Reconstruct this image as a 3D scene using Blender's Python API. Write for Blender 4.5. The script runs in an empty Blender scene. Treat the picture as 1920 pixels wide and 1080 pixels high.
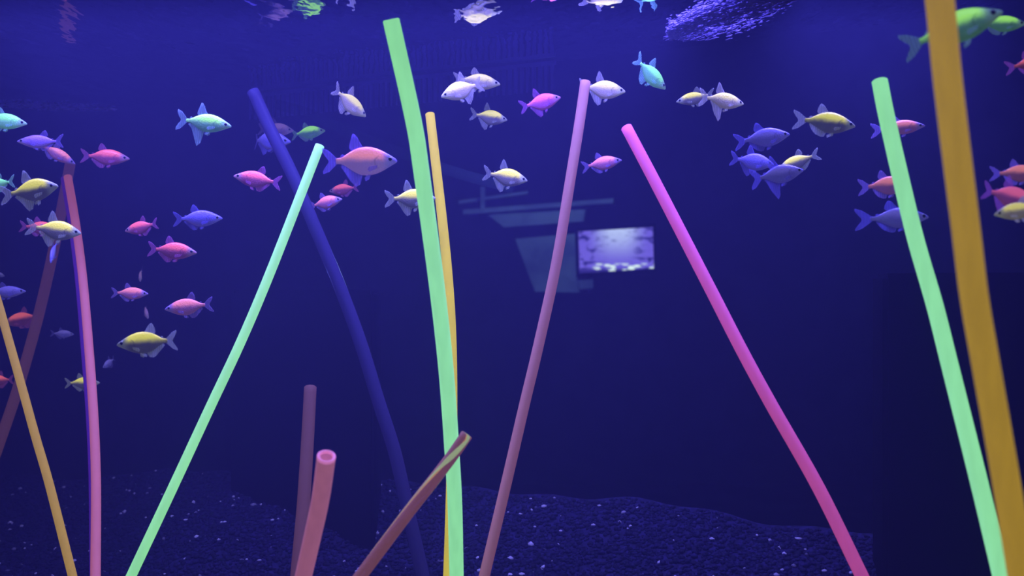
import bpy, bmesh, math, random
import numpy as np
from mathutils import Vector, Matrix

random.seed(7)
rng = np.random.default_rng(7)
S = bpy.context.scene
COL = S.collection

# ------------------------------------------------------------------ camera, world, lamps, exposure
F = 1844.0            # focal length in pixels of the 1920 x 1080 frame
ZC = 0.30             # camera height above the tank bottom (m)
WATER = ZC + 0.24     # water line
cam_d = bpy.data.cameras.new('camera')
cam_d.sensor_width = 36.0
cam_d.lens = 36.0 * F / 1920.0
cam_d.clip_start = 0.01
cam_d.dof.use_dof = True
cam_d.dof.focus_distance = 0.95
cam_d.dof.aperture_fstop = 7.5
cam = bpy.data.objects.new('camera', cam_d)
COL.objects.link(cam)
cam.location = (0, 0, ZC)
cam.rotation_euler = (math.pi / 2, 0, 0)
S.camera = cam

w = bpy.data.worlds.new('dark_room')
S.world = w
w.use_nodes = True
w.node_tree.nodes['Background'].inputs[0].default_value = (0.004, 0.003, 0.03, 1)
w.node_tree.nodes['Background'].inputs[1].default_value = 0.3

def area(name, loc, sx, sy, power, col, rot=(0, 0, 0)):
    d = bpy.data.lights.new(name, 'AREA')
    d.shape = 'RECTANGLE'
    d.size, d.size_y = sx, sy
    d.energy = power
    d.color = col
    o = bpy.data.objects.new(name, d)
    o.location = loc
    o.rotation_euler = rot
    COL.objects.link(o)
    return o
# actinic light bars hanging over the open top of the tank
area('blue_light_bar', (-0.04, 0.87, WATER + 0.06), 0.92, 0.12, 21.0, (0.165, 0.145, 1.0))
area('front_light_bar', (0.08, 0.42, WATER + 0.20), 0.80, 0.10, 2.2, (0.165, 0.145, 1.0))

S.view_settings.view_transform = 'Standard'
S.view_settings.look = 'None'
S.view_settings.exposure = 0.0
S.view_settings.gamma = 1.0
S.view_settings.use_curve_mapping = False
S.cycles.transparent_max_bounces = 24
S.cycles.max_bounces = 8
S.cycles.volume_bounces = 0
S.cycles.caustics_reflective = False
S.cycles.caustics_refractive = False

# ------------------------------------------------------------------ helpers
def P(x, y, d):
    """world point seen at pixel (x, y) at depth d"""
    return Vector(((x - 960.0) / F * d, d, ZC + (540.0 - y) / F * d))

def pane_d(x):
    """depth of the rear glass at pixel column x"""
    if x < 270: return 1.305
    return 0.24 * F / (365.0 + 0.11 * (x - 500.0))

def floor_z(X, Y):
    # the bed is banked up towards the rear glass
    cx, cy = (270.0 - 960.0) / F * pane_d(270), pane_d(270)
    ex, ey = (2500.0 - 960.0) / F * pane_d(2500), pane_d(2500)
    t = (X - cx) / (ex - cx)
    yp = cy if t < 0 else cy + t * (ey - cy)
    k = min(1.0, max(0.0, (-0.30 - X) / 0.25))
    z = ZC - (0.222 + 0.026 * k + max(0.0, yp - Y) * 0.26)
    z += 0.012 * math.exp(-((X + 0.30) ** 2 / 0.012 + (Y - 1.02) ** 2 / 0.01))
    z += 0.007 * math.exp(-((X + 0.03) ** 2 / 0.006 + (Y - 1.07) ** 2 / 0.006))
    z += 0.008 * math.exp(-((X - 0.15) ** 2 / 0.010 + (Y - 0.98) ** 2 / 0.004))
    z += 0.003 * math.sin(X * 31 + Y * 17) + 0.002 * math.sin(X * 57 - Y * 43)
    return max(z, 0.012)

def mesh_obj(name, verts, faces, mat, parent=None, smooth=True, mats=None, fm=None):
    me = bpy.data.meshes.new(name)
    me.from_pydata([tuple(v) for v in verts], [], faces)
    for m in (mats or [mat]): me.materials.append(m)
    if fm is not None: me.polygons.foreach_set('material_index', fm)
    me.polygons.foreach_set('use_smooth', [smooth] * len(me.polygons))
    me.update()
    o = bpy.data.objects.new(name, me)
    COL.objects.link(o)
    if parent is not None: o.parent = parent
    return o

def bm_obj(name, bm, mat, parent=None, smooth=False):
    me = bpy.data.meshes.new(name)
    bmesh.ops.recalc_face_normals(bm, faces=bm.faces)
    bm.to_mesh(me)
    bm.free()
    me.materials.append(mat)
    me.polygons.foreach_set('use_smooth', [smooth] * len(me.polygons))
    o = bpy.data.objects.new(name, me)
    COL.objects.link(o)
    if parent is not None: o.parent = parent
    return o

def prism(poly, z0, z1, bevel=0.0):
    bm = bmesh.new()
    lo = [bm.verts.new((x, y, z0)) for x, y in poly]
    hi = [bm.verts.new((x, y, z1)) for x, y in poly]
    n = len(poly)
    bm.faces.new(lo[::-1]); bm.faces.new(hi)
    for i in range(n): bm.faces.new((lo[i], lo[(i + 1) % n], hi[(i + 1) % n], hi[i]))
    if bevel:
        bmesh.ops.bevel(bm, geom=list(bm.edges), offset=bevel, segments=2, affect='EDGES')
    return bm

def slab(corners, thick):
    """four corners of a front face (world), extruded away from the camera"""
    c = [Vector(p) for p in corners]
    n = (c[1] - c[0]).cross(c[3] - c[0]).normalized()
    if n.y < 0: n = -n
    bm = bmesh.new()
    a = [bm.verts.new(p) for p in c]
    b = [bm.verts.new(p + n * thick) for p in c]
    bm.faces.new(a); bm.faces.new(b[::-1])
    for i in range(4): bm.faces.new((a[i], b[i], b[(i + 1) % 4], a[(i + 1) % 4]))
    return bm

def empty(name, loc=(0, 0, 0)):
    o = bpy.data.objects.new(name, None)
    o.location = loc
    o.empty_display_size = 0.01
    COL.objects.link(o)
    return o

def tag(o, label=None, cat=None, group=None, kind=None):
    if label: o['label'] = label
    if cat: o['category'] = cat
    if group: o['group'] = group
    if kind: o['kind'] = kind
    return o

class N:
    """tiny node-tree builder"""
    def __init__(s, name):
        s.m = bpy.data.materials.new(name)
        s.m.use_nodes = True
        s.t = s.m.node_tree
        s.t.nodes.clear()
        s.out = s.t.nodes.new('ShaderNodeOutputMaterial')
    def n(s, typ, **kw):
        nd = s.t.nodes.new('ShaderNode' + typ)
        for k, v in kw.items():
            if k.startswith('p_'): setattr(nd, k[2:], v)
        return nd
    def l(s, a, b): s.t.links.new(a, b)
    def mixc(s, fac, a, b):
        nd = s.n('Mix', p_data_type='RGBA')
        for sock, v in ((nd.inputs[0], fac), (nd.inputs[6], a), (nd.inputs[7], b)):
            if hasattr(v, 'links'): s.l(v, sock)
            elif isinstance(v, (int, float)): sock.default_value = v
            else: sock.default_value = (*v, 1)
        return nd.outputs[2]
    def math(s, op, a, b=None, clamp=False):
        nd = s.n('Math', p_operation=op, p_use_clamp=clamp)
        for i, v in enumerate((a, b)):
            if v is None: continue
            if hasattr(v, 'links'): s.l(v, nd.inputs[i])
            else: nd.inputs[i].default_value = v
        return nd.outputs[0]
    def ramp(s, v, lo, hi):
        nd = s.n('MapRange', p_interpolation_type='SMOOTHSTEP')
        s.l(v, nd.inputs[0])
        nd.inputs[1].default_value, nd.inputs[2].default_value = lo, hi
        return nd.outputs[0]

def principled(name, col, rough=0.5, emit=None, es=0.0, trans=0.0, ior=1.13, bump=None, noise=None, spec=0.2, alpha=1.0):
    b = N(name)
    p = b.n('BsdfPrincipled')
    p.inputs['Base Color'].default_value = (*col, 1)
    p.inputs['Roughness'].default_value = rough
    p.inputs['Transmission Weight'].default_value = trans
    p.inputs['IOR'].default_value = ior if trans else 1.45
    p.inputs['Specular IOR Level'].default_value = spec
    p.inputs['Alpha'].default_value = alpha
    tc = b.n('TexCoord')
    if emit:
        p.inputs['Emission Color'].default_value = (*emit, 1)
        p.inputs['Emission Strength'].default_value = es
    if noise:      # (scale, low colour, high colour)
        nz = b.n('TexNoise'); nz.inputs['Scale'].default_value = noise[0]; nz.inputs['Detail'].default_value = 4
        b.l(tc.outputs['Object'], nz.inputs['Vector'])
        b.l(b.mixc(b.ramp(nz.outputs[0], 0.35, 0.65), noise[1], noise[2]), p.inputs['Base Color'])
    if bump:
        nz = b.n('TexNoise'); nz.inputs['Scale'].default_value = bump[0]
        b.l(tc.outputs['Object'], nz.inputs['Vector'])
        bp = b.n('Bump'); bp.inputs['Strength'].default_value = bump[1]; bp.inputs['Distance'].default_value = 0.002
        b.l(nz.outputs[0], bp.inputs['Height']); b.l(bp.outputs[0], p.inputs['Normal'])
    b.l(p.outputs[0], b.out.inputs['Surface'])
    return b.m

# ------------------------------------------------------------------ setting materials
def water_volume():
    b = N('blue_lit_water')
    v = b.n('VolumeScatter')
    v.inputs['Color'].default_value = (0.26, 0.25, 1.0, 1)
    v.inputs['Density'].default_value = 0.42
    v.inputs['Anisotropy'].default_value = 0.50
    ab = b.n('VolumeAbsorption')
    ab.inputs['Color'].default_value = (0.78, 0.78, 0.25, 1)
    ab.inputs['Density'].default_value = 0.5
    ad = b.n('AddShader')
    b.l(v.outputs[0], ad.inputs[0]); b.l(ab.outputs[0], ad.inputs[1])
    b.l(ad.outputs[0], b.out.inputs['Volume'])
    return b.m

def water_top():
    b = N('rippled_water_surface')
    tc = b.n('TexCoord')
    mp = b.n('Mapping'); mp.inputs['Scale'].default_value = (1, 0.45, 1)
    b.l(tc.outputs['Object'], mp.inputs[0])
    n1 = b.n('TexNoise'); n1.inputs['Scale'].default_value = 26; n1.inputs['Detail'].default_value = 3
    b.l(mp.outputs[0], n1.inputs['Vector'])
    bp = b.n('Bump'); bp.inputs['Strength'].default_value = 0.5; bp.inputs['Distance'].default_value = 0.0035
    b.l(n1.outputs[0], bp.inputs['Height'])
    fr = b.n('Fresnel'); fr.inputs['IOR'].default_value = 1.333
    g = b.n('BsdfGlossy'); g.inputs['Roughness'].default_value = 0.02
    g.inputs['Color'].default_value = (0.9, 0.92, 1, 1)
    t = b.n('BsdfTransparent')
    mx = b.n('MixShader')
    b.l(bp.outputs[0], g.inputs['Normal'])
    b.l(fr.outputs[0], mx.inputs[0]); b.l(t.outputs[0], mx.inputs[1]); b.l(g.outputs[0], mx.inputs[2])
    b.l(mx.outputs[0], b.out.inputs['Surface'])
    return b.m

def clear_pane():
    b = N('clear_glass')
    t = b.n('BsdfTransparent'); t.inputs['Color'].default_value = (0.93, 0.95, 0.97, 1)
    b.l(t.outputs[0], b.out.inputs['Surface'])
    return b.m

def gravel_mat():
    b = N('dark_gravel')
    p = b.n('BsdfPrincipled')
    geo = b.n('NewGeometry')
    rnd = geo.outputs['Random Per Island']
    tc = b.n('TexCoord')
    nz = b.n('TexNoise'); nz.inputs['Scale'].default_value = 260; nz.inputs['Detail'].default_value = 3
    b.l(tc.outputs['Object'], nz.inputs['Vector'])
    fac = b.math('MULTIPLY', b.ramp(nz.outputs[0], 0.3, 0.7), b.math('ADD', 0.25, b.math('MULTIPLY', rnd, 0.75)))
    c = b.mixc(fac, (0.002, 0.002, 0.014), (0.017, 0.014, 0.095))
    c = b.mixc(b.ramp(rnd, 0.982, 0.99), c, (0.34, 0.34, 0.62))
    b.l(c, p.inputs['Base Color'])
    p.inputs['Roughness'].default_value = 0.7
    p.inputs['Specular IOR Level'].default_value = 0.08
    b.l(p.outputs[0], b.out.inputs['Surface'])
    return b.m

M_water, M_top, M_pane, M_gravel = water_volume(), water_top(), clear_pane(), gravel_mat()
M_black = principled('black_plastic', (0.003, 0.003, 0.006), 0.9, bump=(60, 0.2), spec=0.0)
M_room = principled('dark_room_paint', (0.03, 0.03, 0.06), 0.9, noise=(2, (0.02, 0.02, 0.05), (0.05, 0.05, 0.09)))

# ------------------------------------------------------------------ tank shell
pl, pc, pr = (-1.15, 1.305), tuple(P(270, 0, pane_d(270))[:2]), tuple(P(2500, 0, pane_d(2500))[:2])
foot = [(-1.15, -0.06), (pr[0], -0.06), pr, pc, pl]
tag(bm_obj('floor', prism([(-1.16, -0.06), (pr[0] + .01, -0.06), (pr[0] + .01, pr[1]), (pc[0], pc[1] + .01), (-1.16, 1.32)], -0.02, 0.0), M_black),
    'black tank bottom under the gravel', kind='structure')
def pane(name, a, b, label):
    a, b = Vector((*a, 0)), Vector((*b, 0))
    n = Vector((-(b - a).y, (b - a).x, 0)).normalized()
    if n.y < 0: n = -n
    poly = [(a + n * 0.001), b + n * 0.001, b + n * 0.011, a + n * 0.011]
    return tag(bm_obj(name, prism([(p.x, p.y) for p in poly], 0.0, WATER + 0.06), M_pane), label, kind='structure')
pane('wall_back', pc, pr, 'clear rear glass pane of the tank running nearer towards the right')
pane('wall_back_left', pl, pc, 'clear rear glass pane at the left end of the tank')
tag(bm_obj('wall_left', prism([(-1.17, -0.06), (-1.151, -0.06), (-1.151, 1.305), (-1.17, 1.305)], 0, WATER + 0.06), M_black), 'black side wall of the tank', kind='structure')
tag(bm_obj('wall_right', prism([(pr[0] + .001, -0.06), (pr[0] + .02, -0.06), (pr[0] + .02, pr[1]), (pr[0] + .001, pr[1])], 0, WATER + 0.06), M_black), 'black side wall of the tank', kind='structure')
# water body (volume only) and its rippled top sheet
vol = [(x * 0.9995, y * 0.9995 if y > 0 else y) for x, y in foot]
tag(bm_obj('water', prism(vol, 0.001, WATER + 0.004), M_water), 'blue lit water filling the tank', kind='structure')
bm = bmesh.new()
bm.faces.new([bm.verts.new((x, y, WATER)) for x, y in vol])
bmesh.ops.recalc_face_normals(bm, faces=bm.faces)
me = bpy.data.meshes.new('water_surface')
if bm.faces[:][0].normal.z < 0: bmesh.ops.reverse_faces(bm, faces=bm.faces[:])
bm.to_mesh(me); bm.free()
me.materials.append(M_top)
o = bpy.data.objects.new('water_surface', me); COL.objects.link(o)
tag(o, 'underside of the rippled water surface mirroring the tank', kind='structure')

# room beyond the rear glass
tag(bm_obj('wall_room', prism([(-6, 6.5), (6, 6.5), (6, 6.6), (-6, 6.6)], -1.0, 3.0), M_room), 'dark far wall of the room behind the tank', kind='structure')
tag(bm_obj('floor_room', prism([(-6, 1.6), (6, 1.6), (6, 6.5), (-6, 6.5)], -1.1, -1.0), M_room), 'dark floor of the room behind the tank', kind='structure')

# gravel bed: a sloping sheet and loose stones, one mass
def build_gravel():
    nx, ny = 150, 110
    xs = np.linspace(-1.14, pr[0] - 0.005, nx); ys = np.linspace(0.25, 1.30, ny)
    def inside(X, Y):
        if X < pc[0]: return Y < 1.300
        t = (X - pc[0]) / (pr[0] - pc[0])
        return Y < pc[1] + t * (pr[1] - pc[1]) - 0.006
    V, Fc, idx = [], [], {}
    for j, Y in enumerate(ys):
        for i, X in enumerate(xs):
            t = max(0, (X - pc[0]) / (pr[0] - pc[0]))
            ymax = (pc[1] + t * (pr[1] - pc[1])) - 0.006
            Yc = 0.25 + (Y - 0.25) / 1.05 * (ymax - 0.25)
            V.append((X, Yc, floor_z(X, Yc)))
    for j in range(ny - 1):
        for i in range(nx - 1):
            a = j * nx + i
            Fc.append((a, a + 1, a + nx + 1, a + nx))
    # stones: squashed icosahedra
    b = bmesh.new(); bmesh.ops.create_icosphere(b, subdivisions=1, radius=1.0)
    iv = np.array([v.co[:] for v in b.verts]); b.verts.index_update()
    itf = np.array([[v.index for v in f.verts] for f in b.faces]); b.free()
    n = 0; VV = [np.array(V)]; FF = []; base = len(V)
    while n < 27000:
        Y = 0.80 + 0.5 * rng.random(); X = (rng.random() - 0.5) * 1.15 * Y
        if not inside(X, Y + 0.006): continue
        s = 0.0015 + 0.0020 * rng.random() ** 2
        sc = s * (0.7 + 0.6 * rng.random(3)); sc[2] *= 0.75
        a = rng.random() * 6.283
        v = iv * sc * (0.85 + 0.3 * rng.random((len(iv), 1)))
        c_, s_ = math.cos(a), math.sin(a)
        v = np.stack([v[:, 0] * c_ - v[:, 1] * s_, v[:, 0] * s_ + v[:, 1] * c_, v[:, 2]], 1)
        v += (X, Y, floor_z(X, Y) + s * (-0.05 + 0.5 * rng.random()))
        VV.append(v); FF.append(itf + base); base += len(iv); n += 1
    tri = np.concatenate(FF)
    allv = np.concatenate(VV)
    me = bpy.data.meshes.new('gravel')
    quads = np.array(Fc)
    nq, nt = len(quads), len(tri)
    me.vertices.add(len(allv)); me.vertices.foreach_set('co', allv.ravel())
    me.loops.add(nq * 4 + nt * 3); me.loops.foreach_set('vertex_index', np.concatenate([quads.ravel(), tri.ravel()]))
    me.polygons.add(nq + nt)
    me.polygons.foreach_set('loop_start', np.concatenate([np.arange(nq) * 4, nq * 4 + np.arange(nt) * 3]))
    me.update(calc_edges=True); me.validate()
    me.materials.append(M_gravel)
    o = bpy.data.objects.new('gravel', me); COL.objects.link(o)
    tag(o, 'dark blue lit gravel sloping across the tank bottom', 'gravel', kind='stuff')
build_gravel()

# ------------------------------------------------------------------ rods
def rod_mat(name, base, emit, es, trans=0.0, rough=0.35, edge=None):
    """fluorescent acrylic: glows by itself, the rim seen at a slant a little different from the face"""
    b = N(name)
    p = b.n('BsdfPrincipled')
    p.inputs['Base Color'].default_value = (*base, 1)
    p.inputs['Roughness'].default_value = rough
    p.inputs['Specular IOR Level'].default_value = 0.08
    p.inputs['Transmission Weight'].default_value = trans
    p.inputs['IOR'].default_value = 1.12
    p.inputs['Emission Strength'].default_value = es
    tc = b.n('TexCoord')
    mp = b.n('Mapping'); mp.inputs['Scale'].default_value = (60, 60, 4)
    b.l(tc.outputs['Object'], mp.inputs[0])
    nz = b.n('TexNoise'); nz.inputs['Scale'].default_value = 3.0; nz.inputs['Detail'].default_value = 3
    b.l(mp.outputs[0], nz.inputs['Vector'])
    b.l(b.mixc(b.ramp(nz.outputs[0], 0.3, 0.7), tuple(0.94 * c for c in emit), tuple(min(1, 1.05 * c) for c in emit)), p.inputs['Emission Color'])
    b.l(p.outputs[0], b.out.inputs['Surface'])
    b.m.cycles.emission_sampling = 'NONE'
    return b.m
M_green = rod_mat('green_fluorescent_acrylic', (0.25, 0.50, 0.26), (0.30, 0.86, 0.55), 0.92)
M_ochre = rod_mat('amber_fluorescent_acrylic', (0.24, 0.17, 0.04), (0.56, 0.34, 0.035), 0.62)
M_yellow = rod_mat('yellow_fluorescent_acrylic', (0.32, 0.27, 0.02), (0.64, 0.50, 0.012), 0.85)
M_magenta = rod_mat('magenta_fluorescent_acrylic', (0.70, 0.18, 0.50), (0.70, 0.09, 0.36), 0.52)
M_pink = rod_mat('pink_fluorescent_acrylic', (0.50, 0.20, 0.30), (0.60, 0.15, 0.32), 0.50)
M_tube = rod_mat('dusky_pink_acrylic', (0.45, 0.22, 0.42), (0.50, 0.16, 0.34), 0.58)
M_rose = rod_mat('dusky_rose_acrylic', (0.45, 0.26, 0.26), (0.42, 0.15, 0.22), 0.30, trans=0.15)
M_brown = rod_mat('brown_tinted_acrylic', (0.22, 0.13, 0.13), (0.30, 0.11, 0.12), 0.15, trans=0.5)
M_clear = rod_mat('clear_brown_acrylic', (0.85, 0.60, 0.55), (0.30, 0.11, 0.10), 0.24, trans=0.80, rough=0.04)
M_blue = rod_mat('blue_tinted_acrylic', (0.055, 0.05, 0.19), (0.05, 0.03, 0.55), 0.06, trans=0.4, rough=0.15)
M_violet = rod_mat('violet_refraction_edge', (0.10, 0.04, 0.50), (0.10, 0.015, 0.60), 0.40, trans=0.2)
M_rim = rod_mat('violet_glowing_cut_edge', (0.6, 0.3, 0.5), (0.66, 0.20, 0.66), 0.85)

def spline(pts, n=10):
    out = []
    k = len(pts)
    for i in range(k - 1):
        p0 = pts[max(i - 1, 0)]; p1 = pts[i]; p2 = pts[i + 1]; p3 = pts[min(i + 2, k - 1)]
        if i == 0: p0 = p1 + (p1 - p2)
        if i == k - 2: p3 = p2 + (p2 - p1)
        for j in range(n):
            t = j / n
            out.append(0.5 * ((2 * p1) + (p2 - p0) * t + (2 * p0 - 5 * p1 + 4 * p2 - p3) * t * t + (3 * p1 - p0 - 3 * p2 + p3) * t ** 3))
    out.append(pts[-1])
    return out

def rod(name, label, cat, px, d0, d1, dia, mat, hollow=False, group='acrylic rods standing in the gravel'):
    """px: pixel path top to bottom; depth runs from d0 (top) to d1 (bottom of the path); goes on into the gravel"""
    L = [0.0]
    for a, b in zip(px, px[1:]): L.append(L[-1] + math.hypot(b[0] - a[0], b[1] - a[1]))
    # depth linear in 1/d, as for a straight rod in perspective
    pts = []
    for (x, y), l in zip(px, L):
        t = l / L[-1]
        pts.append(P(x, y, 1.0 / ((1 - t) / d0 + t / d1)))
    path = spline(pts, 6)
    dirv = (path[-1] - path[-3]).normalized()
    if dirv.z > -0.25: dirv = Vector((dirv.x, dirv.y, -0.25)).normalized()
    p = path[-1].copy()
    for _ in range(200):
        if p.z < floor_z(p.x, p.y) - 0.008: break
        p = p + dirv * 0.004
        if _ % 5 == 0: path.append(p.copy())
    if (path[-1] - p).length > 1e-4: path.append(p)
    base = path[-1].copy()
    seg, r = 20, dia / 2
    # frames carried along the path
    T = [(path[min(i + 1, len(path) - 1)] - path[max(i - 1, 0)]).normalized() for i in range(len(path))]
    u = T[0].orthogonal().normalized()
    rings = []
    V, Fc = [], []
    def ring(c, uu, vv, rad):
        k = len(V)
        for s in range(seg):
            a = 2 * math.pi * s / seg
            V.append(c + uu * (rad * math.cos(a)) + vv * (rad * math.sin(a)) - base)
        return k
    prev = None
    def join(a, b):
        for s in range(seg): Fc.append((a + s, a + (s + 1) % seg, b + (s + 1) % seg, b + s))
    v = T[0].cross(u)
    if hollow:
        k = ring(path[0] - (-T[0]) * 0.06, u, v, r * 0.72); Fc.append(tuple(range(k, k + seg))); prev = k
        k = ring(path[0], u, v, r * 0.72); join(prev, k); prev = k
        k = ring(path[0], u, v, r * 0.98); join(prev, k); prev = k
    else:
        k = ring(path[0], u, v, r * 0.86); Fc.append(tuple(range(k, k + seg))[::-1]); prev = k
    for i, c in enumerate(path):
        t = T[i]
        u = (u - t * u.dot(t)).normalized(); v = t.cross(u)
        cc = c + (t * (r * 0.12) if i == 0 else Vector())
        k = ring(cc, u, v, r); join(prev, k); prev = k
    Fc.append(tuple(range(prev, prev + seg)))
    if hollow:
        root = empty(name, base)
        me_o = mesh_obj('tube', V, Fc, mat, root)
        # glowing cut edge: a thin ring seated on the mouth
        V2, F2 = [], []
        u = T[0].orthogonal().normalized(); v = T[0].cross(u)
        prof = [(r * 0.70, -0.0002), (r * 0.70, 0.0012), (r * 1.01, 0.0012), (r * 1.01, -0.0002), (r * 0.9, -0.0008), (r * 0.8, -0.0008)]
        for s in range(28):
            a = 2 * math.pi * s / 28
            e = u * math.cos(a) + v * math.sin(a)
            for rr, h in prof: V2.append(path[0] + e * rr + T[0] * h - base)
        m = len(prof)
        for s in range(28):
            for q in range(m):
                F2.append((s * m + q, s * m + (q + 1) % m, ((s + 1) % 28) * m + (q + 1) % m, ((s + 1) % 28) * m + q))
        tag(mesh_obj('rim', V2, F2, M_rim, root), 'bright violet cut edge around the open mouth')
    else:
        root = mesh_obj(name, V, Fc, mat)
        root.location = base
    # recalc normals
    for ob in ([root] if root.type == 'MESH' else root.children):
        b = bmesh.new(); b.from_mesh(ob.data); bmesh.ops.recalc_face_normals(b, faces=b.faces); b.to_mesh(ob.data); b.free()
    return tag(root, label, cat, group)

rod('acrylic_rod', 'tall thick bright green rod in the centre, crossing in front of the yellow rod', 'rod',
    [(733, 36), (775, 225), (790, 320), (819, 535), (837, 700), (848, 857), (853, 950), (856, 1080)], 0.70, 0.82, 0.0120, M_green)
rod('acrylic_rod', 'slim yellow rod just behind the tall green centre rod', 'rod',
    [(806, 213), (829, 410), (841, 535), (847, 650), (848, 800), (845, 950), (841, 1075)], 0.97, 0.86, 0.0092, M_yellow)
rod('acrylic_rod', 'slim green rod leaning to the right, left of the blue rod', 'rod',
    [(600, 272), (560, 375), (503, 520), (452, 640), (390, 772), (326, 910), (246, 1080)], 0.93, 0.86, 0.0088, M_green)
rod('acrylic_rod', 'added violet strip imitating the refracted edge of the curved pink rod', 'rod',
    [(121, 334), (135, 420), (148, 520), (161, 670), (170, 790), (175, 910), (177, 1080)], 1.17, 0.955, 0.0088, M_violet)  # added rod, stands in for the violet refraction along the pink rod's edge
rod('acrylic_rod', 'curved pink rod among the fish at the left', 'rod',
    [(127, 331), (142, 420), (155, 520), (168, 670), (176, 790), (180, 910), (179, 1080)], 1.15, 0.93, 0.0092, M_pink)
rod('acrylic_rod', 'dim brown rod leaning to the right behind the curved pink rod', 'rod',
    [(132, 305), (118, 380), (98, 480), (70, 600), (33, 730), (-8, 850)], 1.255, 1.18, 0.0125, M_brown)
rod('acrylic_rod', 'slim amber rod entering at the left edge of the picture', 'rod',
    [(-70, 360), (-12, 540), (17, 640), (45, 740), (67, 820), (93, 910), (136, 1080)], 1.05, 0.92, 0.0080, M_ochre)
rod('acrylic_rod', 'deep blue translucent rod leaning left behind the slim green rod', 'rod',
    [(474, 170), (510, 250), (547, 325), (592, 430), (636, 535), (675, 640), (709, 750), (738, 840), (757, 920), (775, 1000), (793, 1080)], 0.97, 0.90, 0.0125, M_blue)
rod('acrylic_rod', 'short dark brown rod standing behind the open pink tube', 'rod',
    [(582, 725), (577, 820), (569, 945), (557, 1080)], 0.92, 0.84, 0.0115, M_brown)
rod('acrylic_tube', 'short pink tube leaning forward with its open mouth showing', 'tube',
    [(612, 856), (601, 935), (586, 1005), (569, 1080)], 0.63, 0.69, 0.0120, M_tube, hollow=True)
rod('acrylic_rod', 'clear brown rod lying at a slant across the foot of the tall green rod', 'rod',
    [(876, 814), (838, 868), (770, 955), (676, 1080)], 0.70, 0.68, 0.0088, M_clear)
rod('acrylic_rod', 'dusky rose rod leaning right in front of the lit screen panel', 'rod',
    [(1098, 152), (1085, 240), (1068, 345), (1042, 500), (1008, 655), (983, 760), (946, 920), (908, 1080)], 0.93, 0.87, 0.0098, M_rose)
rod('acrylic_rod', 'magenta rod leaning left to the right of the lit screen', 'rod',
    [(1174, 238), (1233, 350), (1331, 540), (1390, 655), (1447, 760), (1535, 915), (1616, 1080)], 0.90, 0.76, 0.0104, M_magenta)
rod('acrylic_rod', 'thick green rod leaning left beside the broad amber rod at the right', 'rod',
    [(1649, 150), (1665, 230), (1712, 430), (1752, 570), (1783, 693), (1833, 893), (1878, 1080)], 0.67, 0.60, 0.0104, M_green)
rod('acrylic_rod', 'broad blurred amber rod close up at the right edge', 'rod',
    [(1745, -120), (1762, 0), (1778, 160), (1811, 430), (1827, 560), (1850, 693), (1885, 893), (1915, 1080)], 0.44, 0.47, 0.0122, M_ochre)

# ------------------------------------------------------------------ things in and behind the tank
# dark pillars in the gravel
tag(bm_obj('plinth', prism([(-0.137, 0.975), (-0.145, 1.09), (-0.262, 1.19), (-0.333, 1.158)], 0.0, ZC - 0.002, 0.004), M_black),
    'black angular plinth standing in the gravel behind the short brown rod', 'plinth')
tag(bm_obj('filter_box', prism([(0.302, 0.80), (0.315, 0.86), (0.50, 0.79), (0.48, 0.72)], 0.0, ZC + 0.012, 0.004), M_black),
    'black box standing against the rear glass behind the right rods', 'box')

# toothed overflow comb along the water line
M_comb = principled('blue_grey_comb_plastic', (0.09, 0.09, 0.34), 0.6, alpha=0.7)
comb = empty('overflow_comb', P(765, 0, 1.10)[:2] + (WATER - 0.03,) if False else (0, 0, 0))
a, b_ = P(478, 0, pane_d(478)), P(1050, 0, pane_d(1050))
a.z = b_.z = 0
dirc = (b_ - a).normalized(); nrm = Vector((dirc.y, -dirc.x, 0))
if nrm.y > 0: nrm = -nrm
comb.location = (a + b_) / 2 + nrm * 0.012 + Vector((0, 0, WATER))
def local_box(w, dpt, z0, z1, taper=1.0):
    bm = bmesh.new()
    vs = []
    for z, k in ((z0, taper), (z1, 1.0)):
        for sx, sy in ((-1, -1), (1, -1), (1, 1), (-1, 1)):
            q = dirc * (sx * w / 2 * k) + nrm * (sy * dpt / 2)
            vs.append(bm.verts.new((q.x, q.y, z)))
    bm.faces.new(vs[0:4][::-1]); bm.faces.new(vs[4:8])
    for i in range(4): bm.faces.new((vs[i], vs[(i + 1) % 4], vs[4 + (i + 1) % 4], vs[4 + i]))
    return bm
Lc = (b_ - a).length
bm_obj('bar', local_box(Lc, 0.004, -0.006, -0.002), M_comb, comb)
tooth = bm_obj('tooth', local_box(0.0036, 0.003, -0.033, -0.0055, 0.7), M_comb, comb)
nt = 58
for i in range(nt):
    t = tooth if i == 0 else tooth.copy()
    if i: COL.objects.link(t); t.parent = comb
    q = dirc * (Lc * ((i + 0.5) / nt - 0.5))
    t.location = (q.x, q.y, 0)
tag(comb, 'blue grey toothed overflow comb along the water line at the back', 'comb')

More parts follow.
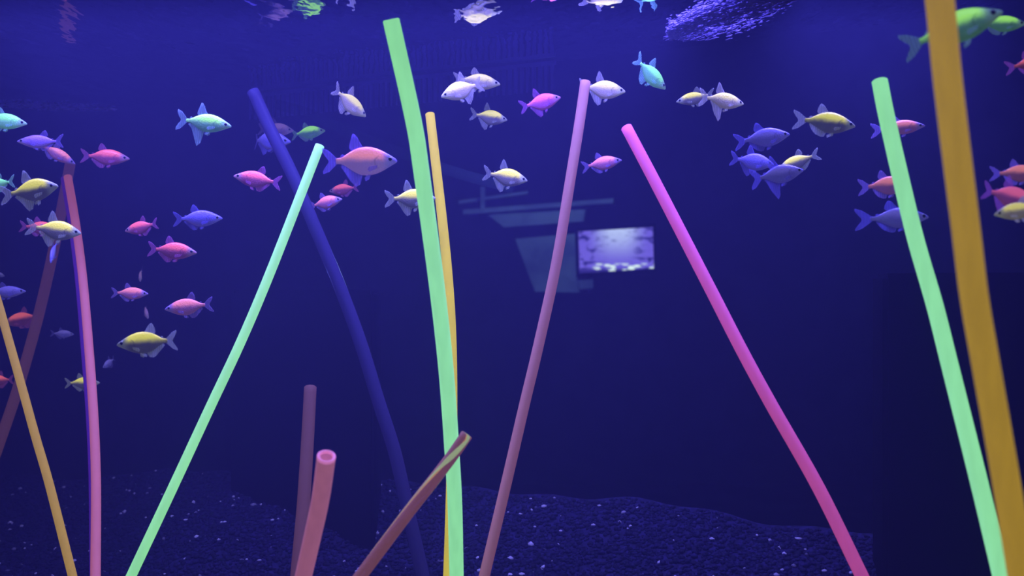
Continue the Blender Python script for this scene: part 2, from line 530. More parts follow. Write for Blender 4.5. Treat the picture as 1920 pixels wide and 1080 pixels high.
# lit screen in the room behind
def screen_mat():
    b = N('aquarium_picture_on_screen')
    tc = b.n('TexCoord')
    sp = b.n('SeparateXYZ'); b.l(tc.outputs['Generated'], sp.inputs[0])
    X, Z = sp.outputs['X'], sp.outputs['Z']
    n1 = b.n('TexNoise'); n1.inputs['Scale'].default_value = 7; n1.inputs['Detail'].default_value = 6
    mp = b.n('Mapping'); mp.inputs['Scale'].default_value = (1.0, 0.0, 1.6)
    b.l(tc.outputs['Generated'], mp.inputs[0]); b.l(mp.outputs[0], n1.inputs['Vector'])
    # bright column of light in the middle of the picture
    cx = b.math('ABSOLUTE', b.math('SUBTRACT', X, 0.52))
    glow = b.math('MULTIPLY', b.ramp(cx, 0.42, 0.05), b.ramp(Z, 0.15, 1.05))
    c = b.mixc(glow, (0.11, 0.08, 0.72), (0.36, 0.42, 1.0))
    dark = b.math('MULTIPLY', b.ramp(n1.outputs[0], 0.50, 0.60), b.ramp(cx, 0.12, 0.40))
    c = b.mixc(dark, c, (0.015, 0.012, 0.17))
    # corners dark above left
    n2 = b.n('TexNoise'); n2.inputs['Scale'].default_value = 12; n2.inputs['Detail'].default_value = 3
    mp2 = b.n('Mapping'); mp2.inputs['Scale'].default_value = (0.8, 0.0, 3.0)
    b.l(tc.outputs['Generated'], mp2.inputs[0]); b.l(mp2.outputs[0], n2.inputs['Vector'])
    fish = b.math('MULTIPLY', b.ramp(n2.outputs[0], 0.60, 0.66), b.ramp(Z, 0.5, 0.7))
    c = b.mixc(fish, c, (0.03, 0.03, 0.25))
    # pale stones along the lower edge
    v = b.n('TexVoronoi'); v.inputs['Scale'].default_value = 9
    b.l(mp.outputs[0], v.inputs['Vector'])
    st = b.math('MULTIPLY', b.ramp(v.outputs['Distance'], 0.55, 0.35), b.math('MULTIPLY', b.ramp(Z, 0.24, 0.16), b.ramp(X, 0.16, 0.26)))
    ground = b.ramp(Z, 0.15, 0.05)
    c = b.mixc(ground, c, (0.02, 0.015, 0.2))
    c = b.mixc(st, c, (0.55, 0.66, 1.0))
    e = b.n('Emission'); b.l(c, e.inputs[0]); e.inputs[1].default_value = 1.8
    b.l(e.outputs[0], b.out.inputs['Surface'])
    return b.m
DS = 3.4
scr = empty('display_screen', P(1155, 515, DS + 0.02))
def child_of(root, o):
    o.parent = root
    o.matrix_parent_inverse = Matrix.Translation(-root.location)
    return o
child_of(scr, bm_obj('picture', slab([P(1085, 434, DS), P(1224, 426, DS), P(1226, 503, DS), P(1087, 512, DS)], 0.01), screen_mat()))
child_of(scr, bm_obj('casing', slab([P(1079, 428, DS + .012), P(1230, 419, DS + .012), P(1232, 510, DS + .012), P(1082, 520, DS + .012)], 0.04), M_black))
tag(scr, 'small glowing screen showing a bright blue aquarium picture', 'screen')
M_panel = principled('blue_grey_panel', (0.20, 0.26, 0.40), 0.7, noise=(9, (0.14, 0.18, 0.34), (0.24, 0.32, 0.46)))
pn = empty('wall_panel', P(1030, 548, DS + .1))
child_of(pn, bm_obj('board', slab([P(966, 448, DS + .12), P(1092, 437, DS + .06), P(1104, 549, DS + .06), P(1003, 547, DS + .12)], 0.02), M_panel))
child_of(pn, bm_obj('foot_block', slab([P(1001, 534, DS + .08), P(1030, 532, DS + .08), P(1030, 546, DS + .08), P(1003, 547, DS + .08)], 0.03), M_panel))
child_of(pn, bm_obj('foot_block', slab([P(1084, 524, DS + .03), P(1112, 522, DS + .03), P(1112, 541, DS + .03), P(1086, 542, DS + .03)], 0.03), M_panel))
tag(pn, 'blue grey slanted panel beside the lit screen', 'panel')
sh = empty('display_shelf', P(1000, 425, DS + .1))
child_of(sh, bm_obj('shelf_board', slab([P(868, 393, DS + .08), P(1150, 372, DS), P(1150, 380, DS), P(868, 402, DS + .08)], 0.12), M_panel))
child_of(sh, bm_obj('shelf_front', slab([P(915, 403, DS + .1), P(1098, 393, DS + .05), P(1094, 415, DS + .05), P(945, 426, DS + .1)], 0.03), M_panel))
child_of(sh, bm_obj('upright', slab([P(901, 350, DS + .06), P(909, 350, DS + .06), P(909, 394, DS + .06), P(901, 394, DS + .06)], 0.02), M_panel))
child_of(sh, bm_obj('rail', slab([P(860, 376, DS + .09), P(990, 358, DS + .09), P(990, 363, DS + .09), P(860, 382, DS + .09)], 0.02), M_panel))
tag(sh, 'dim blue grey shelf on the far side above the lit screen', 'shelf')
spot = bpy.data.lights.new('panel_fill_light', 'POINT'); spot.energy = 6.0; spot.color = (0.30, 0.42, 1.0); spot.shadow_soft_size = 0.05  # added fill light brightening the panel and shelf, no fixture behind it
so = bpy.data.objects.new('panel_fill_light', spot); so.location = P(1040, 330, 2.9); COL.objects.link(so)

# pale teal hose slanting down behind the fish near the rear glass
M_hose = principled('pale_teal_hose', (0.10, 0.22, 0.26), 0.6, alpha=0.14)
def tube_thing(name, pts, dia, mat, label, cat):
    path = spline(pts, 6); V, Fc = [], []
    u = Vector((0, 0, 1)); seg = 14; r = dia / 2
    base = path[0].copy()
    for i, c in enumerate(path):
        t = (path[min(i + 1, len(path) - 1)] - path[max(i - 1, 0)]).normalized()
        u = (u - t * u.dot(t)).normalized(); v = t.cross(u)
        for s in range(seg):
            a_ = 2 * math.pi * s / seg
            V.append(c + u * r * math.cos(a_) + v * r * math.sin(a_) - base)
    for i in range(len(path) - 1):
        for s in range(seg):
            Fc.append((i * seg + s, i * seg + (s + 1) % seg, (i + 1) * seg + (s + 1) % seg, (i + 1) * seg + s))
    Fc.append(tuple(range(seg))); Fc.append(tuple(range(len(V) - seg, len(V))))
    o = mesh_obj(name, V, Fc, mat); o.location = base
    b = bmesh.new(); b.from_mesh(o.data); bmesh.ops.recalc_face_normals(b, faces=b.faces); b.to_mesh(o.data); b.free()
    return tag(o, label, cat)
tube_thing('air_hose', [P(520, 196, 1.15), P(575, 212, 1.14), P(650, 245, 1.12), P(735, 280, 1.10), P(850, 322, 1.075), P(960, 352, 1.05)], 0.012, M_hose,
           'faint teal hose slanting down behind the fish from the water line', 'hose')

# added beads under the surface, imitating a violet reflection and water line glints
M_reflection = principled('violet_reflection_tint', (0.16, 0.13, 0.42), 0.3)
def reflection_beads(x0, x1, y0, y1, spread, count, rmax, stretch, label, mat):
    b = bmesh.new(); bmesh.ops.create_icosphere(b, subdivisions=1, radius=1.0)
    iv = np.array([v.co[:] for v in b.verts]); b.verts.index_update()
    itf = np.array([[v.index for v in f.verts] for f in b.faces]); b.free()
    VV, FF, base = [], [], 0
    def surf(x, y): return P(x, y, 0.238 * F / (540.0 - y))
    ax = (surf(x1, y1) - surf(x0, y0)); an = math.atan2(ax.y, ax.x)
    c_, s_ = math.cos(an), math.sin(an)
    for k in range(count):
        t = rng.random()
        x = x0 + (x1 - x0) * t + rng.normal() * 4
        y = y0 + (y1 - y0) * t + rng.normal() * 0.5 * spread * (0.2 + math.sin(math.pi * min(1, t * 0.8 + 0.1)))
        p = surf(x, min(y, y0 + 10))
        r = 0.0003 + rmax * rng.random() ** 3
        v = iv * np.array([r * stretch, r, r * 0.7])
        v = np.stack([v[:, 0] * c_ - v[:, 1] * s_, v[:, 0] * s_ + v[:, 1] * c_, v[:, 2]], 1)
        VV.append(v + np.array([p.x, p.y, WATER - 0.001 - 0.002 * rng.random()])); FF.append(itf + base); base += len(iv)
    me = bpy.data.meshes.new('reflection_streak')
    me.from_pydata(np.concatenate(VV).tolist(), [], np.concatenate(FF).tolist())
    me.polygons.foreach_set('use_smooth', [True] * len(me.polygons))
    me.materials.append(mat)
    o = bpy.data.objects.new('reflection_streak', me); COL.objects.link(o)
    tag(o, label, 'reflection_beads', kind='stuff')
reflection_beads(1255, 1490, 64, -14, 26, 6000, 0.0008, 5.0, 'violet streak of added beads imitating a reflection in the water surface above the magenta rod', M_reflection)
reflection_beads(-20, 215, 196, 207, 5, 700, 0.0010, 3.0, 'thin line of added beads imitating glints along the water line at the left', principled('pale_water_line_glints', (0.5, 0.48, 0.85), 0.3))

# ------------------------------------------------------------------ fish
def fish_body_mat(name, back, low, head, es, eb):
    """glowing pigment strongest along the back, paler belly and bluish head"""
    b = N(name)
    tc = b.n('TexCoord'); sp = b.n('SeparateXYZ'); b.l(tc.outputs['Object'], sp.inputs[0])
    X, Z = sp.outputs['X'], sp.outputs['Z']
    nz = b.n('TexNoise'); nz.inputs['Scale'].default_value = 9; nz.inputs['Detail'].default_value = 3
    b.l(tc.outputs['Object'], nz.inputs['Vector'])
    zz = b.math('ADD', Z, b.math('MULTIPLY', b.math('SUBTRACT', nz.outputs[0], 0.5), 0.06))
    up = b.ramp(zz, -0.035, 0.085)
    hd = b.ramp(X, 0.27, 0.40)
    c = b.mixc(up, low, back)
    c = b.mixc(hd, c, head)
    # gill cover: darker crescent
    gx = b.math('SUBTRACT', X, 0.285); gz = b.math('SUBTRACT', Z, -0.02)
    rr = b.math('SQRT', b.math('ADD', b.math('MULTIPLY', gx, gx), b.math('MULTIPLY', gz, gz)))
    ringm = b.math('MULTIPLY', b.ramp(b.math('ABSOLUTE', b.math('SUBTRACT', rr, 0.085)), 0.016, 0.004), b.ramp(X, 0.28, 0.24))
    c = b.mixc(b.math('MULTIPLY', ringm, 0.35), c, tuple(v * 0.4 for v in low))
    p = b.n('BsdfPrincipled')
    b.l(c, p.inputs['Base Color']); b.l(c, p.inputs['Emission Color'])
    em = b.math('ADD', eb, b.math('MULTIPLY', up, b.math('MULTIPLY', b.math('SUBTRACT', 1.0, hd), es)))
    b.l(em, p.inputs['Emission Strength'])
    p.inputs['Roughness'].default_value = 0.35
    # fine scales
    v = b.n('TexVoronoi'); v.inputs['Scale'].default_value = 34
    b.l(tc.outputs['Object'], v.inputs['Vector'])
    bp = b.n('Bump'); bp.inputs['Strength'].default_value = 0.10; bp.inputs['Distance'].default_value = 0.01
    b.l(v.outputs['Distance'], bp.inputs['Height']); b.l(bp.outputs[0], p.inputs['Normal'])
    b.l(p.outputs[0], b.out.inputs['Surface'])
    b.m.cycles.emission_sampling = 'NONE'
    return b.m

def fin_mat(name, col, emit, es, alpha=0.40):
    b = N(name)
    tc = b.n('TexCoord')
    wv = b.n('TexWave', p_bands_direction='X'); wv.inputs['Scale'].default_value = 9; wv.inputs['Distortion'].default_value = 1.5
    b.l(tc.outputs['Object'], wv.inputs['Vector'])
    df = b.n('BsdfDiffuse'); df.inputs['Color'].default_value = (*col, 1)
    tl = b.n('BsdfTranslucent'); tl.inputs['Color'].default_value = (*col, 1)
    em = b.n('Emission'); em.inputs[0].default_value = (*emit, 1); em.inputs[1].default_value = es
    m1 = b.n('MixShader'); m1.inputs[0].default_value = 0.5
    b.l(df.outputs[0], m1.inputs[1]); b.l(tl.outputs[0], m1.inputs[2])
    ad = b.n('AddShader'); b.l(m1.outputs[0], ad.inputs[0]); b.l(em.outputs[0], ad.inputs[1])
    tr = b.n('BsdfTransparent')
    mx = b.n('MixShader')
    b.l(b.math('ADD', alpha - 0.06, b.math('MULTIPLY', wv.outputs[1], 0.12)), mx.inputs[0])
    b.l(tr.outputs[0], mx.inputs[1]); b.l(ad.outputs[0], mx.inputs[2])
    b.l(mx.outputs[0], b.out.inputs['Surface'])
    b.m.cycles.emission_sampling = 'NONE'
    return b.m

M_eye = principled('silver_eye', (0.35, 0.38, 0.45), 0.2, emit=(0.2, 0.25, 0.4), es=0.15)
M_eye.cycles.emission_sampling = 'NONE'
M_pupil = principled('dark_pupil', (0.01, 0.01, 0.03), 0.1)
#            back                low                 head               back glow, base glow
KIND = {
 'Y': ((0.78, 0.74, 0.10), (0.17, 0.17, 0.18), (0.38, 0.44, 0.46), 0.68, 0.14),
 'W': ((0.76, 0.70, 0.22), (0.40, 0.36, 0.36), (0.48, 0.50, 0.46), 0.50, 0.22),
 'G': ((0.34, 0.86, 0.14), (0.14, 0.42, 0.24), (0.24, 0.50, 0.42), 0.66, 0.20),
 'T': ((0.25, 0.85, 0.32), (0.18, 0.60, 0.36), (0.26, 0.52, 0.52), 0.56, 0.28),
 'R': ((0.88, 0.15, 0.22), (0.30, 0.07, 0.18), (0.38, 0.19, 0.38), 0.54, 0.14),
 'K': ((0.85, 0.25, 0.32), (0.36, 0.13, 0.32), (0.26, 0.18, 0.66), 0.50, 0.18),
 'M': ((0.75, 0.13, 0.38), (0.38, 0.09, 0.42), (0.42, 0.17, 0.52), 0.50, 0.22),
 'P': ((0.13, 0.11, 0.72), (0.09, 0.08, 0.55), (0.12, 0.11, 0.64), 0.30, 0.34),
 'L': ((0.24, 0.14, 0.68), (0.18, 0.11, 0.60), (0.22, 0.16, 0.68), 0.30, 0.32),
 'V': ((0.85, 0.26, 0.46), (0.36, 0.20, 0.80), (0.22, 0.17, 0.90), 0.50, 0.36),
}
FIN = {'Y': ((0.35, 0.38, 0.62), (0.20, 0.22, 0.34), 0.35), 'W': ((0.50, 0.48, 0.80), (0.3, 0.3, 0.5), 0.35),
       'G': ((0.28, 0.40, 0.70), (0.12, 0.24, 0.40), 0.35), 'T': ((0.28, 0.55, 0.80), (0.15, 0.35, 0.5), 0.4),
       'R': ((0.42, 0.16, 0.65), (0.25, 0.06, 0.34), 0.30), 'K': ((0.30, 0.22, 0.80), (0.12, 0.08, 0.45), 0.30),
       'M': ((0.40, 0.16, 0.70), (0.22, 0.06, 0.4), 0.3), 'V': ((0.24, 0.18, 0.80), (0.10, 0.07, 0.45), 0.35), 'P': ((0.20, 0.18, 0.80), (0.07, 0.06, 0.42), 0.25),
       'L': ((0.26, 0.20, 0.80), (0.10, 0.07, 0.42), 0.25)}
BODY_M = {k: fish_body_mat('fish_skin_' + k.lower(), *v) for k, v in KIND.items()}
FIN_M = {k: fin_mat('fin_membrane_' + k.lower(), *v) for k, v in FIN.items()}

def bend_y(x, amt):      # tail swings sideways
    return amt * max(0.0, 0.12 - x) ** 2

# profile: x, top z, bottom z, half width (length nose to tail tip = 1)
PROF = [(0.500, 0.004, -0.012, 0.004), (0.488, 0.020, -0.024, 0.016), (0.465, 0.038, -0.036, 0.026), (0.43, 0.060, -0.054, 0.036),
        (0.38, 0.088, -0.080, 0.046), (0.32, 0.120, -0.112, 0.054), (0.25, 0.150, -0.142, 0.060), (0.17, 0.172, -0.164, 0.062),
        (0.09, 0.178, -0.172, 0.060), (0.01, 0.168, -0.162, 0.054), (-0.06, 0.146, -0.134, 0.046), (-0.12, 0.116, -0.098, 0.037),
        (-0.17, 0.086, -0.066, 0.028), (-0.21, 0.060, -0.043, 0.020), (-0.25, 0.044, -0.031, 0.014), (-0.285, 0.040, -0.030, 0.010), (-0.31, 0.036, -0.030, 0.006)]

def body_mesh(name, deep, bend):
    V, Fc = [], []
    seg = 16
    for x, zt, zb, hw in PROF:
        zm, hh = (zt + zb) / 2, (zt - zb) / 2 * deep
        for s in range(seg):
            a = 2 * math.pi * s / seg
            ca, sa = math.cos(a), math.sin(a)
            # slightly keeled section
            V.append((x, hw * math.copysign(abs(ca) ** 0.9, ca) + bend_y(x, bend), zm * deep + hh * math.copysign(abs(sa) ** 0.92, sa)))
    n = len(PROF)
    for i in range(n - 1):
        for s in range(seg):
            Fc.append((i * seg + s, i * seg + (s + 1) % seg, (i + 1) * seg + (s + 1) % seg, (i + 1) * seg + s))
    Fc.append(tuple(range(seg))[::-1]); Fc.append(tuple(range((n - 1) * seg, n * seg)))
    return V, Fc

def fin_mesh(outline, y_of, thick=0.005):
    """outline of (x, z): a closed membrane tapering from its middle to its rim; fan of root-to-edge strips"""
    # outline given as root points and matching edge points
    root, edge = outline
    V, Fc = [], []
    n = len(root)
    for side in (1, -1):
        for k, (r0, e0) in enumerate(zip(root, edge)):
            for j in range(4):
                t = j / 3.0
                x = r0[0] + (e0[0] - r0[0]) * t; z = r0[1] + (e0[1] - r0[1]) * t
                th = thick * (1 - 0.8 * t) * (1.0 if k % 2 else 0.55)
                V.append((x, y_of(x, z, t) + side * th / 2, z))
    m = n * 4
    for s, off in ((0, 0), (1, m)):
        for k in range(n - 1):
            for j in range(3):
                q = (off + k * 4 + j, off + k * 4 + j + 1, off + (k + 1) * 4 + j + 1, off + (k + 1) * 4 + j)
                Fc.append(q if s == 0 else q[::-1])
    rim = [k * 4 for k in range(n)][::-1] + [j for j in range(4)][1:] + [k * 4 + 3 for k in range(1, n)] + [(n - 1) * 4 + j for j in (2, 1)]
    for a_, b2 in zip(rim, rim[1:] + rim[:1]): Fc.append((a_, b2, b2 + m, a_ + m))
    return V, Fc

def lerp_pts(pts, n):
    out = []
    for i in range(n):
        t = i / (n - 1) * (len(pts) - 1)
        k = min(int(t), len(pts) - 2); f = t - k
        out.append(tuple(p + (q - p) * f for p, q in zip(pts[k], pts[k + 1])))
    return out

def make_proto(vn, deep, bend, skirt, spread):
    """mesh data for one body shape: dict part -> list of (part name, mesh)"""
    parts = {}
    yb = lambda x, z, t: bend_y(x, bend)
    D = deep
    def mk(name, vf, mats=None, fm=None):
        V, Fc = vf
        me = bpy.data.meshes.new('%s_shape' % name)
        me.from_pydata(V, [], Fc)
        me.polygons.foreach_set('use_smooth', [True] * len(me.polygons))
        b = bmesh.new(); b.from_mesh(me); bmesh.ops.recalc_face_normals(b, faces=b.faces); b.to_mesh(me); b.free()
        me.materials.append(None)
        return me
    P_ = []
    P_.append(('body', mk('body', body_mesh(vn, deep, bend)), 'body'))
    # dorsal fin
    n = 7
    P_.append(('dorsal_fin', mk('dorsal_fin', fin_mesh((lerp_pts([(0.075, 0.166 * D), (-0.02, 0.152 * D), (-0.10, 0.122 * D)], n),
        lerp_pts([(0.035, 0.19 * D), (-0.02, 0.285 * D + spread * .06), (-0.075, 0.305 * D + spread * .07), (-0.115, 0.25 * D), (-0.13, 0.165 * D)], n)), lambda x, z, t: bend_y(x, bend) + 0.012 * t)), 'fin'))
    # adipose fin
    P_.append(('adipose_fin', mk('adipose_fin', fin_mesh((lerp_pts([(-0.185, 0.068 * D), (-0.225, 0.048 * D)], 4),
        lerp_pts([(-0.215, 0.088 * D), (-0.25, 0.075 * D), (-0.25, 0.058 * D)], 4)), yb)), 'fin'))
    # forked tail
    n = 11
    P_.append(('caudal_fin', mk('caudal_fin', fin_mesh((lerp_pts([(-0.285, 0.034), (-0.305, 0.004), (-0.285, -0.026)], n),
        lerp_pts([(-0.40, 0.125 + spread * .03), (-0.50, 0.165 + spread * .03), (-0.475, 0.10), (-0.415, 0.025), (-0.405, 0.0), (-0.415, -0.03), (-0.475, -0.105), (-0.50, -0.16 - spread * .03), (-0.40, -0.12 - spread * .03)], n)), lambda x, z, t: bend_y(x, bend) + bend * 0.02 * t)), 'fin'))
    # skirt-like anal fin
    n = 11
    P_.append(('anal_fin', mk('anal_fin', fin_mesh((lerp_pts([(0.05, -0.155 * D), (-0.04, -0.130 * D), (-0.12, -0.085 * D), (-0.19, -0.045 * D), (-0.235, -0.030 * D)], n),
        lerp_pts([(0.025, -0.185 * D), (0.0, -0.235 * D - skirt * .14), (-0.06, -0.245 * D - skirt * .20), (-0.13, -0.205 * D - skirt * .10), (-0.20, -0.130 * D), (-0.255, -0.062 * D)], n)), lambda x, z, t: bend_y(x, bend) + 0.02 * t * math.sin(x * 30))), 'fin'))
    for sgn in (1, -1):
        # pectoral fin behind the gill cover
        P_.append(('pectoral_fin', mk('pectoral_fin', fin_mesh((lerp_pts([(0.235, -0.055 * D), (0.225, -0.095 * D)], 5),
            lerp_pts([(0.12, -0.075 * D), (0.10, -0.105 * D), (0.12, -0.135 * D)], 5)), lambda x, z, t, s=sgn: s * (0.056 + 0.035 * t), 0.004)), 'fin'))
        # pelvic fin under the belly
        P_.append(('pelvic_fin', mk('pelvic_fin', fin_mesh((lerp_pts([(0.15, -0.155 * D), (0.115, -0.158 * D)], 5),
            lerp_pts([(0.12, -0.215 * D), (0.07, -0.235 * D), (0.06, -0.195 * D)], 5)), lambda x, z, t, s=sgn: s * (0.014 + 0.03 * t), 0.004)), 'fin'))
        # eye: silver ball with a dark pupil
        b = bmesh.new(); bmesh.ops.create_uvsphere(b, u_segments=12, v_segments=8, radius=0.031)
        for v in b.verts: v.co.y *= 0.55
        fm = [1 if abs(f.calc_center_median().y) > 0.0075 and f.calc_center_median().xz.length < 0.0215 else 0 for f in b.faces]
        for v in b.verts: v.co += Vector((0.405, sgn * 0.033, 0.018 * D))
        me = bpy.data.meshes.new('eye_shape'); b.to_mesh(me); b.free()
        me.materials.append(M_eye); me.materials.append(M_pupil)
        me.polygons.foreach_set('material_index', fm); me.polygons.foreach_set('use_smooth', [True] * len(me.polygons))
        P_.append(('eye', me, 'eye'))
    return P_

PROTO = {'a': make_proto('a', 0.94, 0.25, 0.0, 0.0),      # usual
         'd': make_proto('d', 1.10, -0.3, 0.35, 0.6),    # deep
         's': make_proto('s', 0.80, 0.5, 0.0, 0.0),      # slim
         'k': make_proto('k', 0.92, 0.1, 1.0, 1.0),      # long skirt
         'b': make_proto('b', 0.98, 1.1, 0.2, 0.3)}      # tail swung aside

def fish(kind, nose, tail, label, d, shape='a', yaw=0.0, roll=0.0, group=None):
    nx_, ny_ = nose; tx, ty = tail
    Lp = math.hypot(nx_ - tx, ny_ - ty)
    mid = P((nx_ + tx) / 2, (ny_ + ty) / 2, d)
    size = Lp * d / F / math.cos(math.radians(yaw))
    ang = math.radians(yaw)
    f = Vector(((nx_ - tx) / Lp * math.cos(ang), math.sin(ang), -(ny_ - ty) / Lp * math.cos(ang))).normalized()
    up = Vector((0, 0, 1))
    if abs(f.z) > 0.9: up = Vector((math.copysign(1, f.x) * 0.6 * (1 if f.z < 0 else -1), 0.3, 0.3))
    yv = up.cross(f).normalized()
    zv = f.cross(yv).normalized()
    R = Matrix((f, yv, zv)).transposed().to_4x4()
    R = R @ Matrix.Rotation(math.radians(roll), 4, 'X')
    root = empty('tetra_fish')
    root.matrix_world = Matrix.Translation(mid) @ R @ Matrix.Diagonal((size, size, size, 1))
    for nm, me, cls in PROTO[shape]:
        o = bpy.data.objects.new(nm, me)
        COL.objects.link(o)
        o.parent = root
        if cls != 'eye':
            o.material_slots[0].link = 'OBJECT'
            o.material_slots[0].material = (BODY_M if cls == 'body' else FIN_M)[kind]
    tag(root, label, 'fish', group or {'Y': 'yellow tetras', 'W': 'yellow tetras', 'G': 'green tetras', 'T': 'green tetras', 'R': 'red and pink tetras', 'K': 'red and pink tetras', 'M': 'red and pink tetras', 'V': 'red and pink tetras', 'P': 'purple tetras', 'L': 'purple tetras'}[kind])
    return root

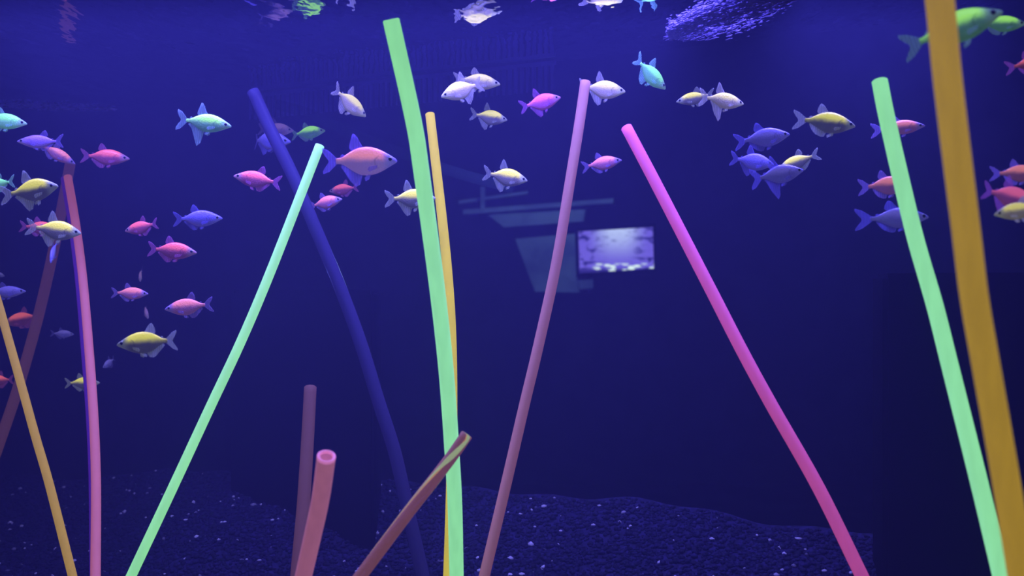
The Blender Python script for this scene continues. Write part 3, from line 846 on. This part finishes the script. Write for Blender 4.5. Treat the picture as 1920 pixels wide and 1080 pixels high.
FISH = [
 # kind, nose, tail, label, depth, shape, yaw
 ('T', (47, 231), (-42, 222), 'green fish half cut off at the left edge near the water line', 0.95, 'a', 10),
 ('L', (35, 266), (123, 266), 'lilac fish facing left above the tip of the curved pink rod', 0.96, 's', 8),
 ('K', (135, 306), (72, 268), 'orange pink fish nosing down onto the tip of the curved pink rod', 1.02, 's', 20),
 ('R', (240, 297), (150, 292), 'red fish facing right, just right of the curved pink rod tip', 1.02, 'a', 10),
 ('G', (434, 237), (328, 223), 'bright green fish with a long trailing skirt fin, left of the blue rod tip', 0.90, 'k', 0),
 ('P', (548, 268), (452, 258), 'purple fish behind the upper part of the blue rod', 1.03, 'b', 15),
 ('L', (552, 246), (478, 240), 'pinkish purple fish half hidden above another at the blue rod', 1.09, 'a', 10),
 ('G', (611, 246), (541, 252), 'small green fish just above the top of the slim green rod', 1.08, 'a', 10),
 ('W', (682, 214), (624, 170), 'pale yellow fish diving to the right, left of the tall green rod', 0.98, 'd', 35),
 ('V', (743, 300), (605, 306), 'largest pink fish with a violet head, left of the tall green rod', 0.80, 'd', 10),
 ('R', (438, 330), (531, 345), 'red pink fish facing left below the blue rod top', 0.94, 'a', 0),
 ('K', (643, 374), (574, 387), 'pink fish facing right beside the slim green rod, below a red one', 1.00, 'a', 15),
 ('R', (616, 358), (677, 352), 'small red fish facing left below the largest pink fish', 1.08, 'a', 15),
 ('Y', (817, 372), (721, 374), 'yellow fish whose head is hidden behind the tall green rod', 0.92, 'd', 0),
 ('W', (828, 184), (908, 152), 'pale fish facing left and down, in front of another pale fish', 0.93, 'd', 15),
 ('W', (938, 157), (848, 148), 'pale yellow fish facing right behind another pale fish', 0.98, 'a', 8),
 ('Y', (951, 224), (879, 216), 'small pale yellow fish right of the yellow rod tip', 1.00, 'd', 10),
 ('Y', (989, 338), (903, 326), 'pale yellow fish above the far shelf, between the yellow and rose rods', 0.97, 'd', 10),
 ('K', (1165, 301), (1089, 313), 'pink fish alone between the dusky rose and magenta rods', 0.98, 'a', 10),
 ('M', (1051, 183), (974, 203), 'magenta fish facing right, left of the dusky rose rod tip', 0.97, 'd', 5),
 ('W', (1173, 171), (1082, 165), 'pale fish whose tail is behind the tip of the dusky rose rod', 0.965, 'd', 5),
 ('T', (1250, 164), (1184, 112), 'mint green fish diving to the right with its tail raised', 0.93, 'd', 20),
 ('Y', (1269, 190), (1340, 178), 'yellow fish facing left, half behind a pale fish', 0.96, 'a', 10),
 ('W', (1398, 192), (1308, 184), 'pale yellow fish facing right with a tall dorsal fin, beside one facing left', 0.90, 'k', 20),
 ('Y', (1607, 235), (1487, 224), 'long yellow fish facing right, left of the right green rod', 0.80, 'a', 10),
 ('P', (1482, 251), (1377, 267), 'purple fish facing right, uppermost of three purple fish', 0.84, 'a', 5),
 ('P', (1450, 309), (1367, 297), 'purple fish facing right, middle one of three purple fish', 0.91, 'd', 5),
 ('P', (1509, 318), (1405, 338), 'purple fish overlapping a yellow fish, lowest of three purple fish', 0.80, 'k', 10),
 ('Y', (1462, 316), (1535, 290), 'small yellow fish facing left behind a purple fish', 0.90, 'a', 15),
 ('K', (1731, 237), (1637, 242), 'pink fish crossing behind the upper part of the right green rod', 0.82, 's', 10),
 ('K', (1712, 345), (1609, 352), 'pink fish crossing behind the right green rod, above a purple fish', 0.78, 'a', 10),
 ('P', (1746, 406), (1610, 412), 'long purple fish crossing behind the right green rod', 0.74, 's', 10),
 ('G', (1868, 28), (1700, 84), 'large green fish crossing behind the top of the broad amber rod', 0.56, 'a', 15),
 ('G', (1921, 46), (1828, 44), 'green fish in the top right corner behind a larger green fish', 0.66, 'a', 5),
 ('R', (1975, 112), (1886, 128), 'red fish leaving the right edge below the green pair', 0.70, 'a', 5),
 ('K', (1955, 326), (1858, 325), 'pink fish at the right edge above a magenta one', 0.68, 'a', 0),
 ('M', (1942, 382), (1838, 356), 'magenta fish at the right edge below a pink one', 0.64, 'd', 5),
 ('W', (1868, 402), (1962, 388), 'pale fish mostly cut off at the right edge below the magenta one', 0.60, 'a', 10),
 ('Y', (111, 349), (3, 368), 'yellow fish with a dark eye facing right, left of the curved pink rod', 0.84, 'd', 5),
 ('T', (-46, 348), (37, 341), 'green fish cut off at the left edge behind a yellow one', 0.96, 's', 0),
 ('Y', (147, 437), (55, 426), 'yellow fish with its nose over the curved pink rod', 0.92, 'd', 15),
 ('R', (108, 430), (36, 424), 'red fish peeping out behind the yellow fish at the curved pink rod', 1.02, 'a', 10),
 ('P', (104, 494), (96, 448), 'purple fish hanging nose down beneath a yellow fish', 1.00, 'a', 40),
 ('R', (232, 433), (303, 419), 'red fish facing left, beside a purple fish', 1.00, 'a', 10),
 ('P', (416, 409), (322, 411), 'purple fish facing right, left of the slim green rod', 0.93, 'a', 5),
 ('R', (369, 474), (272, 466), 'red pink fish facing right under a purple fish', 0.93, 'a', 0),
 ('K', (276, 551), (208, 549), 'small pink fish facing right, right of the curved pink rod', 1.02, 'a', 10),
 ('K', (309, 580), (404, 570), 'pink fish facing left above the large yellow fish', 0.93, 'a', 0),
 ('Y', (217, 647), (341, 637), 'largest yellow fish facing left, lowest in front of the dark water', 0.78, 'a', 5),
 ('L', (269, 528), (257, 503), 'tiny lilac fish nose down above the small pink fish', 1.24, 'a', 50),
 ('L', (283, 597), (263, 571), 'tiny lilac fish slanting down below the small pink fish', 1.24, 'a', 40),
 ('P', (199, 688), (212, 672), 'tiny purple fish seen head on, right of the curved pink rod', 1.22, 'd', 55),
 ('P', (137, 627), (94, 625), 'tiny purple fish facing right between the brown and curved pink rods', 1.22, 'a', 10),
 ('P', (47, 546), (-30, 549), 'purple fish at the left edge above the amber rod', 1.05, 's', 5),
 ('P', (10, 518), (-14, 511), 'tiny purple fish cut off at the left edge', 1.22, 'a', 10),
 ('R', (6, 606), (84, 590), 'red fish crossing behind the brown rod at the left', 1.275, 'a', 5),
 ('R', (-32, 716), (32, 711), 'red fish cut off at the left edge behind the amber rod', 1.2, 'a', 5),
 ('Y', (186, 718), (119, 719), 'small yellow fish whose head is behind the curved pink rod', 1.15, 'a', 5),
]
for k, nose, tail, label, d, sh_, yw in FISH:
    # tilt of the body towards or away from the viewer keeps both ends inside the tank
    d = min(d, min(pane_d(nose[0]), pane_d(tail[0])) - 0.02)
    fish(k, nose, tail, label, d, sh_, -yw if (len(label) % 2) else yw)
